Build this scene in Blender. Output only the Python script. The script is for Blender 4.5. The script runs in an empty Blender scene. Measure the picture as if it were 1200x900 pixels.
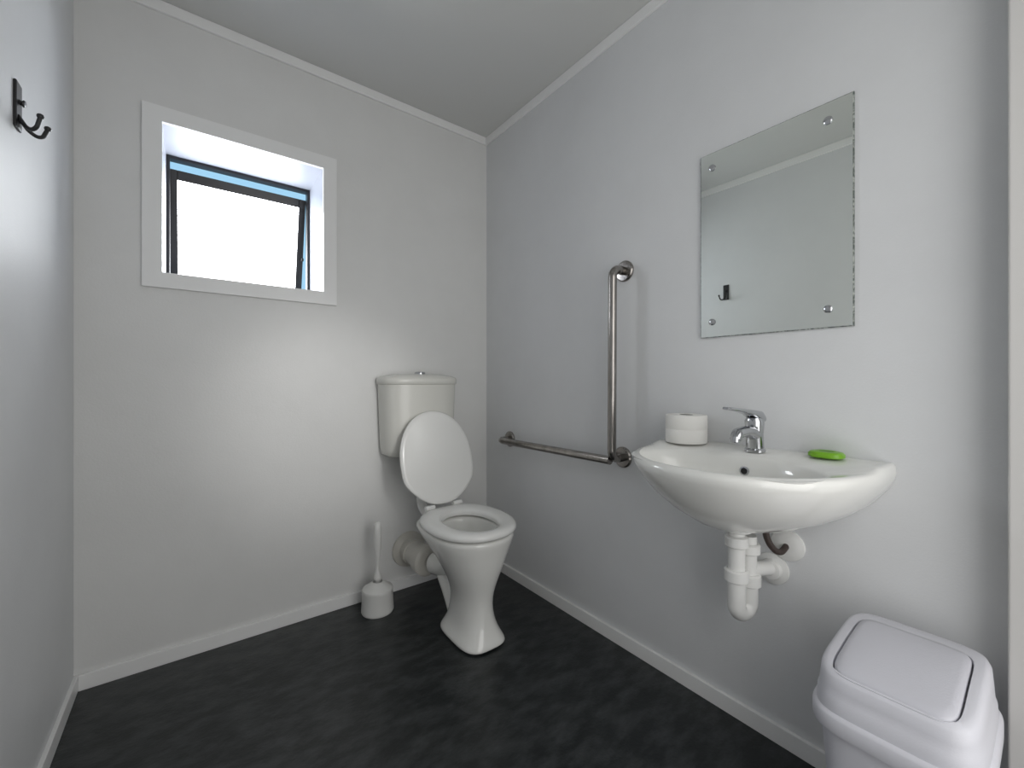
import bpy, bmesh, math
from mathutils import Vector, Matrix
S = bpy.context.scene
COL = S.collection
try:
    S.view_settings.view_transform = 'Standard'
except Exception: pass

# ---------------------------------------------------------------- materials
def mat(name, col, rough=0.5, metal=0.0, col2=None, nscale=8.0, stretch=(1,1,1), bump=0.0, bscale=60.0,
        coat=0.0, emit=None, estr=0.0, lo=0.35, hi=0.65, spec=0.5, rot=0.0):
    m = bpy.data.materials.new(name); m.use_nodes = True
    nt = m.node_tree; b = nt.nodes['Principled BSDF']
    b.inputs['Base Color'].default_value = (*col, 1)
    b.inputs['Roughness'].default_value = rough
    b.inputs['Metallic'].default_value = metal
    b.inputs['Specular IOR Level'].default_value = spec
    b.inputs['Coat Weight'].default_value = coat
    if emit:
        b.inputs['Emission Color'].default_value = (*emit, 1)
        b.inputs['Emission Strength'].default_value = estr
    tc = nt.nodes.new('ShaderNodeTexCoord')
    mp = nt.nodes.new('ShaderNodeMapping'); mp.inputs['Scale'].default_value = stretch
    mp.inputs['Rotation'].default_value = (0,0,rot)
    nt.links.new(tc.outputs['Object'], mp.inputs['Vector'])
    if col2:
        n = nt.nodes.new('ShaderNodeTexNoise'); n.inputs['Scale'].default_value = nscale
        n.inputs['Detail'].default_value = 8; n.inputs['Roughness'].default_value = 0.65
        nt.links.new(mp.outputs['Vector'], n.inputs['Vector'])
        r = nt.nodes.new('ShaderNodeValToRGB')
        r.color_ramp.elements[0].position = lo; r.color_ramp.elements[1].position = hi
        r.color_ramp.elements[0].color = (*col, 1); r.color_ramp.elements[1].color = (*col2, 1)
        nt.links.new(n.outputs['Fac'], r.inputs['Fac'])
        nt.links.new(r.outputs['Color'], b.inputs['Base Color'])
    if bump > 0:
        n = nt.nodes.new('ShaderNodeTexNoise'); n.inputs['Scale'].default_value = bscale
        n.inputs['Detail'].default_value = 4
        nt.links.new(tc.outputs['Object'], n.inputs['Vector'])
        bp = nt.nodes.new('ShaderNodeBump'); bp.inputs['Strength'].default_value = bump
        bp.inputs['Distance'].default_value = 0.002
        nt.links.new(n.outputs['Fac'], bp.inputs['Height'])
        nt.links.new(bp.outputs['Normal'], b.inputs['Normal'])
    return m

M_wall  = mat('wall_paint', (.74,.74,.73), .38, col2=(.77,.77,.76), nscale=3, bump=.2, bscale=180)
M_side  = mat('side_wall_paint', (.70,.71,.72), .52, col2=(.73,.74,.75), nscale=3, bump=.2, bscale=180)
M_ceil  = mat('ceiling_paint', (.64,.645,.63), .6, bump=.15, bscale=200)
M_trim  = mat('trim_paint', (.88,.88,.875), .3)
M_reveal= mat('reveal_paint_shaded', (.46,.48,.54), .4)  # white trim darkened and blued in the colour to imitate its window lighting
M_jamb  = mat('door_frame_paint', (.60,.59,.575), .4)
M_floor = mat('charcoal_vinyl', (.007,.0095,.0105), .32, col2=(.062,.068,.070), nscale=9, stretch=(1.0,2.2,1), rot=.6, bump=.3, bscale=120, lo=.42, hi=.84)
M_porc  = mat('porcelain', (.82,.82,.79), .08, coat=.4)
M_tank  = mat('cistern_plastic', (.72,.715,.67), .22)
M_seat  = mat('seat_plastic', (.84,.84,.82), .16)
M_water = mat('water', (.55,.60,.58), .03)
M_pipe  = mat('white_pipe', (.82,.82,.80), .25)
M_coll  = mat('collar_rubber', (.62,.60,.55), .3)
M_steel = mat('brushed_steel', (.27,.255,.24), .22, metal=1, col2=(.38,.36,.34), nscale=40, stretch=(1,1,.2))
M_chrome= mat('chrome', (.55,.56,.58), .07, metal=1)
M_mirror= mat('mirror_silver', (.88,.91,.87), .01, metal=1)
M_medge = mat('mirror_edge', (.10,.12,.11), .5, col2=(.5,.52,.5), nscale=150, lo=.45, hi=.6)
M_black = mat('black_metal', (.012,.012,.013), .35)
M_alu   = mat('black_aluminium', (.014,.014,.016), .3)
M_dark  = mat('dark_hole', (.01,.01,.01), .7)
M_hose  = mat('dark_hose', (.05,.035,.03), .5)
M_paper = mat('tissue_paper', (.84,.83,.80), .9, bump=.5, bscale=90)
M_card  = mat('cardboard_core', (.10,.08,.06), .9)
M_green = mat('green_plastic', (.20,.46,.02), .3)
M_green2= mat('dark_green_plastic', (.07,.20,.01), .4)
M_bin   = mat('bin_plastic', (.64,.64,.69), .35, bump=.1, bscale=300)
M_flap  = mat('bin_flap_plastic', (.57,.57,.62), .4, bump=.25, bscale=260)
M_brush = mat('brush_plastic', (.74,.74,.72), .3)
M_glass = mat('glowing_frosted_glass', (.9,.92,.92), .4, emit=(.93,.965,1), estr=12)  # pane glows by itself, standing in for daylight through the frosting

# ---------------------------------------------------------------- helpers
def finish(o, m, smooth, parent=None, auto=None):
    o.data.materials.append(m)
    if smooth:
        for p in o.data.polygons: p.use_smooth = True
        if auto:
            o.data.set_sharp_from_angle(angle=math.radians(auto))
    COL.objects.link(o)
    if parent:
        o.parent = parent
        o.matrix_parent_inverse = Matrix.Translation(-parent.location)
    return o

def mk(name, verts, faces, m, smooth=False, parent=None, auto=40, subs=0, bevel=0, origin=None):
    me = bpy.data.meshes.new(name)
    me.from_pydata([tuple(v) for v in verts], [], faces); me.update()
    b = bmesh.new(); b.from_mesh(me)
    bmesh.ops.recalc_face_normals(b, faces=b.faces)
    b.to_mesh(me); b.free()
    if origin is not None:
        me.transform(Matrix.Translation(-Vector(origin)))
    o = bpy.data.objects.new(name, me)
    if origin is not None: o.location = origin
    finish(o, m, smooth, parent, auto)
    if bevel:
        md = o.modifiers.new('bevel','BEVEL'); md.width = bevel; md.segments = 3; md.limit_method='ANGLE'
    if subs:
        md = o.modifiers.new('sub','SUBSURF'); md.levels = subs; md.render_levels = subs
    return o

def boxdata(bs):
    V=[];F=[]
    for (x0,x1,y0,y1,z0,z1) in bs:
        n=len(V)
        V += [(x0,y0,z0),(x1,y0,z0),(x1,y1,z0),(x0,y1,z0),(x0,y0,z1),(x1,y0,z1),(x1,y1,z1),(x0,y1,z1)]
        F += [tuple(n+i for i in f) for f in ((0,3,2,1),(4,5,6,7),(0,1,5,4),(1,2,6,5),(2,3,7,6),(3,0,4,7))]
    return V,F
def boxes(name, bs, m, parent=None, bevel=0, origin=None):
    V,F = boxdata(bs); return mk(name,V,F,m,parent=parent,bevel=bevel,origin=origin)

def loft(name, rings, m, parent=None, cap0=True, cap1=True, subs=0, auto=50, closed=False, origin=None, bevel=0):
    N=len(rings[0]); V=[p for r in rings for p in r]; F=[]
    K=len(rings)
    for i in range(K if closed else K-1):
        a=i*N; b=((i+1)%K)*N
        for j in range(N):
            k=(j+1)%N
            F.append((a+j,a+k,b+k,b+j))
    if not closed:
        if cap0: F.append(tuple(range(N-1,-1,-1)))
        if cap1: F.append(tuple((K-1)*N+j for j in range(N)))
    return mk(name,V,F,m,smooth=True,parent=parent,subs=subs,auto=auto,origin=origin,bevel=bevel)

def sup(cx,cy,z,a,bf,bb,n=2.0,N=48,nb=None):
    """closed outline; front (-y) half length bf, back half bb"""
    out=[]
    for i in range(N):
        t=2*math.pi*i/N; c=math.cos(t); s=math.sin(t)
        nn = n if s<0 else (nb or n)
        x=a*math.copysign(abs(c)**(2/nn),c)
        y=(bf if s<0 else bb)*math.copysign(abs(s)**(2/nn),s)
        out.append(Vector((cx+x,cy+y,z)))
    return out

def lathe(name, prof, c, axis, m, parent=None, N=32, cap0=True, cap1=True, auto=35, closed=False, origin=None):
    axis=Vector(axis).normalized(); q=Vector((0,0,1)).rotation_difference(axis)
    rings=[]
    for r,h in prof:
        rings.append([Vector(c)+q@Vector((r*math.cos(2*math.pi*i/N), r*math.sin(2*math.pi*i/N), h)) for i in range(N)])
    return loft(name,rings,m,parent,cap0,cap1,auto=auto,closed=closed,origin=origin)

def path(pts, fr, seg=8):
    pts=[Vector(p) for p in pts]; out=[pts[0]]
    for i in range(1,len(pts)-1):
        P=pts[i]; a=(pts[i-1]-P); b=(pts[i+1]-P)
        r=min(fr, a.length*.499, b.length*.499); a.normalize(); b.normalize()
        p0=P+a*r; p3=P+b*r; p1=P+a*r*.45; p2=P+b*r*.45
        for k in range(seg+1):
            t=k/seg; out.append((1-t)**3*p0+3*t*(1-t)**2*p1+3*t*t*(1-t)*p2+t**3*p3)
    out.append(pts[-1])
    res=[out[0]]
    for p in out[1:]:
        if (p-res[-1]).length>1e-5: res.append(p)
    return res

def tube_rings(P, r, N=20, flat=1.0):
    K=len(P); rings=[]; T=[]
    for i in range(K):
        a=P[max(i-1,0)]; b=P[min(i+1,K-1)]; T.append((b-a).normalized())
    up=Vector((0,0,1)) if abs(T[0].z)<.9 else Vector((1,0,0))
    n=(up-T[0]*up.dot(T[0])).normalized()
    for i in range(K):
        if i: n=(T[i-1].rotation_difference(T[i])@n); n=(n-T[i]*n.dot(T[i])).normalized()
        bb=T[i].cross(n)
        rr = r(i/(K-1)) if callable(r) else r
        rings.append([P[i]+n*rr*flat*math.cos(2*math.pi*j/N)+bb*rr*math.sin(2*math.pi*j/N) for j in range(N)])
    return rings
def tube(name, pts, r, m, parent=None, fr=.03, N=20, flat=1.0, auto=50, seg=8, subs=0):
    return loft(name, tube_rings(path(pts,fr,seg),r,N,flat), m, parent, auto=auto, subs=subs)

def empty(name, loc, label, cat):
    e=bpy.data.objects.new(name,None); e.location=loc; e.empty_display_size=.05
    COL.objects.link(e); e['label']=label; e['category']=cat; return e
def struct(o,label=None,cat='structure'):
    o['kind']='structure'
    if label: o['label']=label; o['category']=cat
    return o

# ---------------------------------------------------------------- room
XL,XR,YB,YF,H = -.321,1.349,2.014,-.16,2.445
wx0,wx1,wz0,wz1 = -.0915,.463,1.445,1.998     # window opening
WD=.30
o=boxes('wall_back',[(XL-.1,wx0-.01,YB,YB+WD,0,H),(wx1+.01,XR+.1,YB,YB+WD,0,H),
    (wx0-.01,wx1+.01,YB,YB+WD,0,wz0-.01),(wx0-.01,wx1+.01,YB,YB+WD,wz1+.01,H)],M_wall); struct(o,'plain white painted wall with a small window','wall')
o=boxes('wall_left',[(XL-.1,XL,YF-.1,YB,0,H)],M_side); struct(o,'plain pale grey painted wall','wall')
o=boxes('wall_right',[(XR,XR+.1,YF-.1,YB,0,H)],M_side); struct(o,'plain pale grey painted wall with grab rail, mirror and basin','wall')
o=boxes('wall_front',[(XL,.05,YF-.1,YF,0,H),(1.27,XR,YF-.1,YF,0,H),(.05,1.27,YF-.1,YF,2.1,H)],M_wall); struct(o,'white painted wall with open doorway','wall')
o=boxes('floor',[(XL-.1,XR+.1,YF-1.6,YB+WD,-.06,0)],M_floor); struct(o,'dark charcoal mottled vinyl floor','floor')
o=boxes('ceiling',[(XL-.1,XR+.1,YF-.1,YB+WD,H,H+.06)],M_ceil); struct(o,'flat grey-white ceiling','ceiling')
bh,bt=.053,.012
o=boxes('baseboard_back',[(XL+bt,XR-bt,YB-bt,YB,0,bh)],M_trim,bevel=.002); struct(o,'narrow white skirting board','baseboard')
o=boxes('baseboard_left',[(XL,XL+bt,YF,YB,0,bh)],M_trim,bevel=.002); struct(o,'narrow white skirting board','baseboard')
o=boxes('baseboard_right',[(XR-bt,XR,.066,YB,0,bh)],M_trim,bevel=.002); struct(o,'narrow white skirting board','baseboard')
ch=.042
def corn(name, bs): 
    o=boxes(name,bs,M_trim,bevel=.003); struct(o,'narrow white ceiling batten','trim')
corn('trim_1',[(XL+.012,XR-.012,YB-.012,YB,H-ch,H)])
corn('trim_2',[(XL,XL+.012,YF,YB,H-ch,H)])
corn('trim_3',[(XR-.012,XR,YF,YB,H-ch,H)])
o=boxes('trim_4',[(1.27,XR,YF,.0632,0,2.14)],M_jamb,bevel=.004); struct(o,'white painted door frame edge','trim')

# window -------------------------------------------------------
win=bpy.data.objects.new('window_1',None); win.location=((wx0+wx1)/2,YB,wz0); COL.objects.link(win)
struct(win,'small white-framed awning window, black aluminium sash ajar','window')
aw=.056
boxes('architrave',[(wx0-aw,wx0,YB-.016,YB,wz0-aw,wz1+aw),(wx1,wx1+aw,YB-.016,YB,wz0-aw,wz1+aw),
   (wx0,wx1,YB-.016,YB,wz1,wz1+aw),(wx0,wx1,YB-.016,YB,wz0-aw,wz0)],M_trim,win)
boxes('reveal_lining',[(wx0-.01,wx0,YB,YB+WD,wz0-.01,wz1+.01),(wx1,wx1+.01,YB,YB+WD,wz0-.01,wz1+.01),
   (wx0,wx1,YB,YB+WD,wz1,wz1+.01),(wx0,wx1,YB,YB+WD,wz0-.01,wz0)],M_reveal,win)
fy0,fy1=YB+.262,YB+.30
boxes('window_frame',[(wx0,wx0+.012,fy0,fy1,wz0,wz1),(wx1-.012,wx1,fy0,fy1,wz0,wz1),
   (wx0+.012,wx1-.012,fy0,fy1,wz1-.012,wz1),(wx0+.012,wx1-.012,fy0,fy1,wz0,wz0+.014)],M_alu,win)
ang=math.radians(14); hz=wz1-.040; hy=fy1+.004; L=.51; sw=.030
def sashT(V): 
    R=Matrix.Translation((0,hy,hz))@Matrix.Rotation(ang,4,'X')
    return [R@Vector(v) for v in V]
sx0,sx1=wx0+.006,wx1-.010
V,F=boxdata([(sx0,sx0+sw,0,.03,-L,0),(sx1-sw,sx1,0,.03,-L,0),(sx0+sw,sx1-sw,0,.03,-.040,0),(sx0+sw,sx1-sw,0,.03,-L,-L+sw)])
sash=mk('sash',sashT(V),F,M_alu,parent=win,bevel=.002)
V,F=boxdata([(sx0+sw,sx1-sw,.010,.016,-L+sw,-.040)])
mk('glass_pane',sashT(V),F,M_glass,parent=win)
V,F=boxdata([(wx1-.022,wx1-.014,-.04,.0,-.30,-.285)])
mk('window_stay',sashT(V),F,M_alu,parent=win)

# ---------------------------------------------------------------- toilet
px=.92
T=empty('toilet',(px,1.6,0),'white porcelain toilet with raised lid and cistern on the wall','toilet')
rings=[sup(px-.003,1.475,0,.098,.143,.155,3.4),sup(px-.003,1.475,.010,.101,.147,.158,3.4),sup(px-.003,1.475,.024,.094,.140,.152,3.2),
 sup(px,1.477,.055,.078,.122,.140,2.6),sup(px,1.480,.10,.070,.113,.134,2.2),sup(px,1.482,.15,.067,.110,.132,2.1),sup(px,1.484,.20,.075,.118,.138,2.1),
 sup(px,1.487,.26,.100,.142,.160,2.1),sup(px,1.497,.32,.130,.168,.200,2.1),sup(px,1.507,.37,.155,.188,.235,2.2),
 sup(px,1.51,.405,.170,.203,.255,2.2,nb=3),sup(px,1.51,.425,.174,.207,.262,2.2,nb=3.2),sup(px,1.51,.434,.168,.200,.256,2.2,nb=3.2),
 sup(px,1.505,.434,.118,.158,.150,2.1),sup(px,1.505,.425,.112,.150,.142,2.1),sup(px,1.505,.38,.112,.150,.140,2.1),
 sup(px,1.51,.33,.098,.130,.122,2),sup(px,1.53,.27,.066,.085,.080,2),sup(px,1.545,.235,.045,.055,.05,2),sup(px,1.55,.225,.02,.02,.02,2)]
loft('bowl',rings,M_porc,T,subs=1,auto=None)
loft('bowl_water',[sup(px,1.53,.262,.061,.08,.075,2),sup(px,1.53,.264,.061,.08,.075,2)],M_water,T)
tube('trapway',[(px,1.52,.27),(px-.005,1.63,.29),(px-.012,1.69,.21),(px-.02,1.77,.195)],.050,M_porc,T,fr=.06)
tube('trapway_support',[(px-.01,1.725,.19),(px-.003,1.65,.10),(px-.01,1.585,.030)],.036,M_porc,T,fr=.05)
def seatr(z,da): return sup(px,1.508,z,.183+da,.212+da,.222+da,2.15,N=64,nb=2.5)
def seati(z,da): return sup(px,1.500,z,.104-da,.146-da,.140-da,2.1,N=64)
loft('seat',[seatr(.440,-.006),seatr(.446,0),seatr(.458,0),seatr(.467,-.008),seatr(.470,-.022),
   seati(.468,-.016),seati(.463,-.004),seati(.455,0),seati(.442,-.002)],M_seat,T,closed=True,auto=60)
la=math.radians(103)
def lidring(h,da):
    out=[]
    for p in sup(0,0,h,.186+da,.235+da,.200+da,2.1,N=64,nb=2.6):
        q=Vector((p.x,p.y-.205,p.z))
        if q.y>-.12: q.x*= 1-.30*min(1,(q.y+.12)/.12)**1.3
        Rm=Matrix.Rotation(-la,4,'X'); w=Rm@q
        w.x -= .016*max(0,w.z)/.44
        out.append(Vector((px+.003,1.722,.474))+w)
    return out
loft('seat_lid',[lidring(.000,-.02),lidring(.002,-.004),lidring(.007,0),lidring(.014,-.002),lidring(.018,-.012),lidring(.021,-.05)],M_seat,T,auto=60)
for sx in (-.07,.07):
    lathe('hinge',[(.012,-.022),(.012,.022)],(px+sx,1.728,.470),(1,0,0),M_seat,T,N=16)
tx=.893
def tk(z,a,f,b=2.006,n=3.0):
    cy=1.945; return sup(tx,cy,z,a,cy-f,b-cy,n,N=64,nb=14)
loft('cistern',[tk(.688,.160,1.862),tk(.694,.170,1.853),(tk(.72,.176,1.850)),tk(.85,.182,1.845),tk(1.028,.188,1.840)],M_tank,T,auto=50)
loft('cistern_lid',[tk(1.028,.189,1.838),tk(1.031,.194,1.833),tk(1.050,.195,1.832),tk(1.060,.191,1.837),tk(1.070,.170,1.858),tk(1.078,.12,1.89),tk(1.080,.05,1.92,1.97)],M_tank,T,auto=60)
lathe('flush_button',[(.026,0),(.026,.008),(.022,.012),(.010,.013)],(tx,1.925,1.078),(0,0,1),M_chrome,T)
tube('flush_pipe',[(tx,1.93,.70),(tx+.01,1.93,.40),(px,1.75,.385)],.022,M_pipe,T,fr=.06)
lathe('pan_connector',[(.088,0),(.086,.008),(.062,.012),(.056,.016),(.056,.05),(.062,.052),(.062,.070),(.056,.072),(.056,.15),(.068,.155),(.070,.205),(.062,.212),(.05,.214)],
   (.872,2.0135,.192),(.04,-1,.02),M_coll,T,N=40)
for s in (-1,1):
    lathe('floor_bolt_cap',[(.011,0),(.011,.006),(.006,.012)],(px+s*.080,1.50,.030),(0,0,1),M_porc,T,N=16)

# ---------------------------------------------------------------- toilet brush
bx,by=.667,1.885
B=empty('toilet_brush',(bx,by,0),'white plastic toilet brush standing in its round holder','toilet brush')
lathe('brush_holder',[(.068,0),(.071,.006),(.071,.012),(.067,.09),(.069,.098),(.066,.106),(.045,.118),(.026,.132),(.022,.134),(.020,.120),(.018,.02)],(bx,by,0),(0,0,1),M_brush,B,N=40)
lathe('brush_handle',[(.012,.10),(.012,.14),(.019,.145),(.018,.155),(.008,.185),(.0085,.23),(.012,.25),(.0165,.30),(.0165,.375),(.013,.398),(.006,.403)],(bx,by,0),(0,0,1),M_brush,B,N=24,auto=60)

# ---------------------------------------------------------------- grab rail
G=empty('grab_rail',(XR,1.04,.74),'L-shaped brushed stainless steel grab rail screwed to wall','grab rail')
gx=1.274; r=.0165
tube('vertical_rail',[(XR-.004,1.038,1.476),(gx,1.038,1.476),(gx,1.042,.745),(XR-.004,1.046,.745)],r,M_steel,G,fr=.055,seg=12)
tube('horizontal_rail',[(gx,1.050,.740),(gx,1.785,.735),(XR-.004,1.785,.735)],r,M_steel,G,fr=.055,seg=12)
for (y,z) in ((1.038,1.476),(1.046,.745),(1.785,.735)):
    lathe('flange',[(.041,0),(.041,.006),(.036,.011),(.0175,.0125)],(XR,y,z),(-1,0,0),M_steel,G,N=36)

# ---------------------------------------------------------------- mirror
my0,my1,mz0,mz1=.320,.727,1.187,1.788
MI=empty('mirror',(XR,(my0+my1)/2,mz0),'frameless rectangular wall mirror with four chrome fixings','mirror')
boxes('mirror_backing',[(XR-.005,XR,my0,my1,mz0,mz1)],M_medge,MI)
boxes('mirror_glass',[(XR-.0075,XR-.005,my0+.0025,my1-.0025,mz0+.0025,mz1-.0025)],M_mirror,MI)
for y in (my0+.055,my1-.04):
    for z in (mz0+.05,mz1-.05):
        lathe('mirror_screw',[(.0105,0),(.0105,.003),(.006,.006)],(XR-.0075,y,z),(-1,0,0),M_chrome,MI,N=20)

# ---------------------------------------------------------------- basin
yc=.537; xw=XR-.001
K=empty('wash_basin',(XR,yc,.65),'white wall-hung ceramic wash basin with rounded front','wash basin')
NA=48; NB=16
def lift(x): 
    t=min(1,max(0,(x-1.215)/.03)); return .009*t*t*(3-2*t)
def dring(z,depth,hw,n=2.3,back=xw,up=0):
    out=[]
    for i in range(NA):
        t=-math.pi/2+math.pi*i/(NA-1); c=max(0,math.cos(t)); s=math.sin(t)
        x=back-depth*c**(2/n)
        out.append(Vector((x, yc+hw*math.copysign(abs(s)**(2/n),s), z+up*lift(x))))
    for i in range(1,NB+1):
        out.append(Vector((back, yc+hw-2*hw*i/(NB+1), z+up*lift(back))))
    return out
base=dring(0,.44,.30)
def iring(z,cx,a,b,cy=yc,up=0):
    out=[]
    for p in base:
        t=math.atan2((p.y-yc)/.26,(p.x-1.12)/.20)
        c,s=math.cos(t),math.sin(t); n=2.2
        x=cx+a*math.copysign(abs(c)**(2/n),c)
        out.append(Vector((x, cy+b*math.copysign(abs(s)**(2/n),s), z+up*lift(x))))
    return out
rings=[dring(.650,.215,.06,2),dring(.655,.25,.10,2),dring(.672,.295,.155,2),dring(.705,.345,.215,2.1),dring(.745,.388,.258,2.2),dring(.785,.417,.284,2.3),
  dring(.808,.430,.294,2.35),dring(.824,.434,.297,2.4),dring(.834,.431,.295,2.4,up=.7),dring(.838,.424,.290,2.4,up=1),dring(.8385,.412,.282,2.4,up=1),
  iring(.836,1.080,.152,.238,up=1),iring(.828,1.078,.144,.229),iring(.80,1.080,.138,.217),iring(.76,1.087,.122,.186),iring(.725,1.10,.090,.135),
  iring(.708,1.115,.05,.07),iring(.703,1.125,.02,.02)]
loft('basin',rings,M_porc,K,auto=60)
lathe('drain_ring',[(.026,0),(.026,.003),(.018,.004),(.016,.001)],(1.12,yc,.7045),(0,0,1),M_chrome,K,N=24)
lathe('overflow_ring',[(.0125,-.004),(.0125,.002),(.009,.003)],(1.2165,.532,.796),(-1,0,.12),M_chrome,K,N=24)
lathe('overflow_hole',[(.0088,.001),(.0088,.0036)],(1.2165,.532,.796),(-1,0,.12),M_dark,K,N=24)
# tap
tpx,tpy,tz=1.272,.528,.8465
TP=empty('basin_tap',(tpx,tpy,tz),'chrome single-lever mixer tap on the wash basin','tap')
lathe('tap_body',[(.027,0),(.027,.006),(.023,.010),(.022,.05),(.024,.072),(.025,.086),(.020,.096),(.008,.100)],(tpx,tpy,tz),(-.04,0,1),M_chrome,TP)
loft('spout',tube_rings(path([(tpx,tpy,tz+.044),(tpx-.05,tpy,tz+.062),(tpx-.108,tpy,tz+.058),(tpx-.118,tpy,tz+.042)],.02,6),lambda t:.021-.006*t,20,.8),M_chrome,TP,auto=50)
lathe('aerator',[(.012,0),(.012,.014),(.010,.016)],(tpx-.117,tpy,tz+.050),(-.15,0,-1),M_chrome,TP,N=20)
lv=[]
for (x,z,w,h) in ((.026,.092,.020,.010),(0,.102,.024,.014),(-.04,.112,.020,.008),(-.10,.121,.014,.005),(-.165,.128,.012,.004),(-.173,.129,.007,.003)):
    lv.append([Vector((tpx+x,tpy+w*math.copysign(abs(math.cos(a))**.6,math.cos(a)),tz+z+h*math.copysign(abs(math.sin(a))**.6,math.sin(a)))) for a in [2*math.pi*i/20 for i in range(20)]])
loft('tap_lever',lv,M_chrome,TP,auto=50)
# waste trap
dx,dy=1.198,.545
P=empty('basin_waste_trap',(dx,dy,.39),'white plastic waste trap pipe under the basin','pipe')
lathe('waste_nut',[(.036,0),(.040,.003),(.040,.012),(.034,.016),(.026,.018)],(dx,dy,.632),(0,0,1),M_pipe,P,N=24)
lathe('trap_nut',[(.027,0),(.030,.003),(.030,.028),(.024,.032)],(dx,dy,.588),(0,0,1),M_pipe,P,N=24)
lathe('tail_pipe',[(.0215,.48),(.0215,.648)],(dx,dy,0),(0,0,1),M_pipe,P,N=24)
lathe('trap_nut',[(.026,0),(.031,.003),(.031,.030),(.026,.034)],(dx,dy,.492),(0,0,1),M_pipe,P,N=24)
tube('trap_bend',[(dx,dy,.50),(dx,dy,.400),(1.250,.535,.400),(1.250,.535,.50)],.0235,M_pipe,P,fr=.0265,seg=10)
lathe('trap_nut',[(.026,0),(.031,.003),(.031,.030),(.026,.034)],(1.250,.535,.470),(0,0,1),M_pipe,P,N=24)
lathe('trap_nut',[(.026,0),(.029,.003),(.029,.026),(.025,.029)],(1.250,.535,.560),(0,0,1),M_pipe,P,N=24)
tube('riser_pipe',[(1.250,.535,.48),(1.250,.535,.610)],.0205,M_pipe,P,seg=8)
tube('outlet_pipe',[(1.250,.535,.515),(1.30,.520,.508),(XR-.002,.512,.500)],.0205,M_pipe,P,fr=.02,seg=8)
lathe('wall_flange',[(.045,0),(.044,.005),(.030,.010),(.027,.022),(.022,.024)],(XR-.0005,.512,.498),(-1,0,0),M_pipe,P,N=32)
Q=empty('water_supply_pipe',(XR,.472,.576),'dark flexible water hose into round white wall flange','pipe')
lathe('wall_flange',[(.044,0),(.043,.005),(.032,.010),(.020,.014)],(XR-.0005,.472,.578),(-1,0,0),M_pipe,Q,N=32)
tube('flexible_hose',[(1.268,.500,.649),(1.271,.498,.60),(1.30,.476,.560),(XR-.010,.472,.578)],.0085,M_hose,Q,fr=.03,seg=8)

# ---------------------------------------------------------------- toilet roll
rx,ry,rz=1.281,.742,.847
R=empty('toilet_roll',(rx,ry,rz),'white toilet paper roll standing on the basin ledge','toilet roll')
lathe('paper',[(.0615,0),(.0635,.003),(.0640,.042),(.0630,.044),(.0642,.046),(.0635,.086),(.0615,.089),(.022,.089),(.021,.086),(.021,.003),(.022,0)],(rx,ry,rz),(0,0,1),M_paper,R,N=48,closed=True)
lathe('cardboard_core',[(.0208,.001),(.0208,.0885),(.0195,.0885),(.0195,.001)],(rx,ry,rz),(0,0,1),M_card,R,N=32,closed=True)

gx0,gy0,gz0=1.310,.370,.8472
A=empty('air_freshener',(gx0,gy0,gz0),'small bright green oval plastic freshener on the basin ledge','air freshener')
def el(z,a,b): return sup(gx0,gy0,z,a,b,b,2.6,N=40)
loft('freshener_shell',[el(gz0,.026,.034),el(gz0+.003,.030,.039),el(gz0+.010,.030,.039),el(gz0+.015,.026,.034),el(gz0+.017,.018,.022),el(gz0+.0145,.014,.017),el(gz0+.0145,.003,.003)],M_green,A,auto=50)
loft('freshener_insert',[el(gz0+.0140,.013,.016),el(gz0+.0158,.012,.015)],M_green2,A)

# ---------------------------------------------------------------- coat hook
hy0,hz0=1.437,1.668
HK=empty('coat_hook',(XL,hy0,hz0),'black metal double coat hook screwed to wall','coat hook')
boxes('hook_plate',[(XL,XL+.006,hy0-.020,hy0+.020,hz0-.050,hz0+.056)],M_black,HK,bevel=.003)
for s in (-1,1):
    tube('hook_prong',[(XL+.004,hy0+s*.006,hz0-.020),(XL+.020,hy0+s*.010,hz0-.048),(XL+.036,hy0+s*.024,hz0-.050),(XL+.044,hy0+s*.030,hz0-.022)],.0042,M_black,HK,fr=.014,N=12)
    lathe('hook_ball',[(.002,-.006),(.0052,-.004),(.0065,0),(.0052,.004),(.002,.006)],(XL+.044,hy0+s*.030,hz0-.020),(0,0,1),M_black,HK,N=16)
lathe('upper_knob',[(.008,0),(.005,.003),(.005,.005),(.008,.007),(.007,.010),(.003,.011)],(XL+.005,hy0,hz0+.012),(1,0,-.1),M_black,HK,N=16)

# ---------------------------------------------------------------- bin
cx,cy=1.133,.190
W=empty('swing_lid_bin',(cx,cy,0),'pale grey plastic swing-lid rubbish bin on the floor','rubbish bin')
def rr(z,a,b,n=5,dx=0,tilt=0,crv=0):
    o=sup(cx+dx,cy,z,a,b,b,n,N=72)
    for p in o:
        p.z+=tilt*(p.x-cx-.08) - crv*(p.x-cx-.08)**2
    return o
loft('bin_body',[rr(.001,.116,.086),rr(.008,.122,.092),rr(.20,.135,.102),rr(.385,.150,.114),rr(.385,.146,.110),rr(.02,.115,.086)],M_bin,W,auto=40)
tl,cv=.02,.45
loft('bin_lid',[rr(.372,.152,.118),rr(.370,.159,.124),rr(.376,.161,.126),rr(.398,.161,.126),rr(.404,.158,.123),rr(.406,.154,.120),rr(.428,.153,.119),rr(.434,.149,.116,5.5),
    rr(.463,.147,.114,5.5,tilt=.02,crv=.2),rr(.489,.144,.112,5.5,tilt=tl,crv=cv*.8),rr(.498,.140,.108,5.5,tilt=tl,crv=cv),rr(.501,.133,.102,5.5,tilt=tl,crv=cv),
    rr(.501,.118,.090,7,-.020,tl,cv),rr(.487,.116,.088,7,-.020,tl,cv),rr(.487,.02,.02,5,-.020,tl,cv)],M_bin,W,auto=50)
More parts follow.
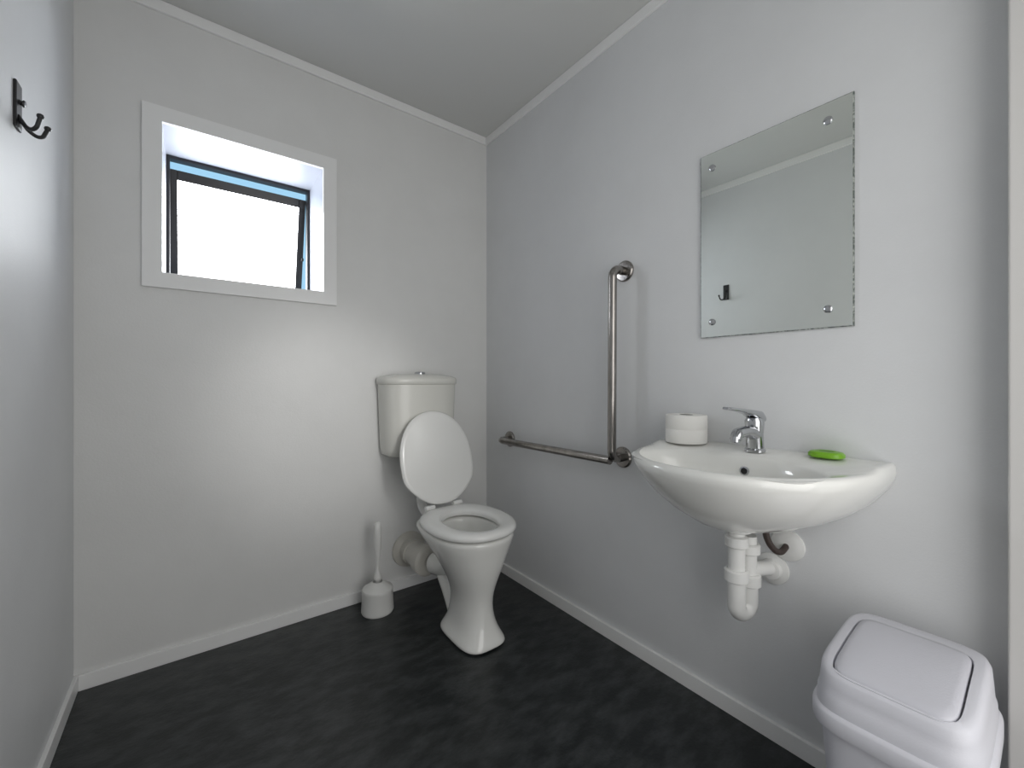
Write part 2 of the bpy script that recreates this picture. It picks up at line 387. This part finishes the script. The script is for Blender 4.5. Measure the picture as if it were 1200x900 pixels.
loft('swing_flap',[rr(.489,.1145,.0865,8,-.020,tl,cv),rr(.501,.1145,.0865,8,-.020,tl,cv),rr(.505,.112,.084,8,-.020,tl,cv),rr(.507,.10,.074,7,-.020,tl,cv),rr(.508,.06,.045,5,-.020,tl,cv),rr(.5085,.02,.015,4,-.020,tl,cv)],M_flap,W,auto=60)

# ---------------------------------------------------------------- sky + lights
w=bpy.data.worlds.new('world'); S.world=w; w.use_nodes=True
nt=w.node_tree; bg=nt.nodes['Background']; bg.inputs[1].default_value=1.0
tc=nt.nodes.new('ShaderNodeTexCoord'); sp=nt.nodes.new('ShaderNodeSeparateXYZ'); cr=nt.nodes.new('ShaderNodeValToRGB')
nt.links.new(tc.outputs['Generated'],sp.inputs[0]); nt.links.new(sp.outputs['Y'],cr.inputs['Fac'])
cr.color_ramp.elements[0].position=.0; cr.color_ramp.elements[0].color=(.64,.64,.63,1)
cr.color_ramp.elements[1].position=.6; cr.color_ramp.elements[1].color=(.38,.68,.92,1)
nt.links.new(cr.outputs['Color'],bg.inputs[0])
def area(name,loc,rot,sx,sy,e,c=(1,1,1),spread=180):
    l=bpy.data.lights.new(name,'AREA'); l.shape='RECTANGLE'; l.size=sx; l.size_y=sy; l.energy=e; l.color=c
    l.spread=math.radians(spread)
    ob=bpy.data.objects.new(name,l); ob.location=loc; ob.rotation_euler=rot; COL.objects.link(ob); return ob
area('doorway_daylight',(.62,-.45,1.15),(math.radians(90),0,0),1.0,1.7,9.5,(1,.99,.975))
l=bpy.data.lights.new('wall_patch_spot','SPOT'); l.energy=40; l.spot_size=math.radians(28); l.spot_blend=1; l.shadow_soft_size=.10; l.color=(1,.985,.96)  # added spot without a known source, shapes the bright back-wall patch
ob=bpy.data.objects.new('wall_patch_spot',l); ob.location=(.70,-.4,1.45)
ob.rotation_euler=(Vector((.50,2.014,.88))-Vector(ob.location)).to_track_quat('-Z','Y').to_euler(); COL.objects.link(ob)

# ---------------------------------------------------------------- camera
cam=bpy.data.cameras.new('camera'); co=bpy.data.objects.new('camera',cam); COL.objects.link(co)
cam.sensor_width=36; cam.lens=36*490/1200; cam.clip_start=.01
cam.shift_y=-4/1200
co.location=(0,0,1.047); co.rotation_euler=(math.radians(90),0,math.radians(-37.3))
S.camera=co
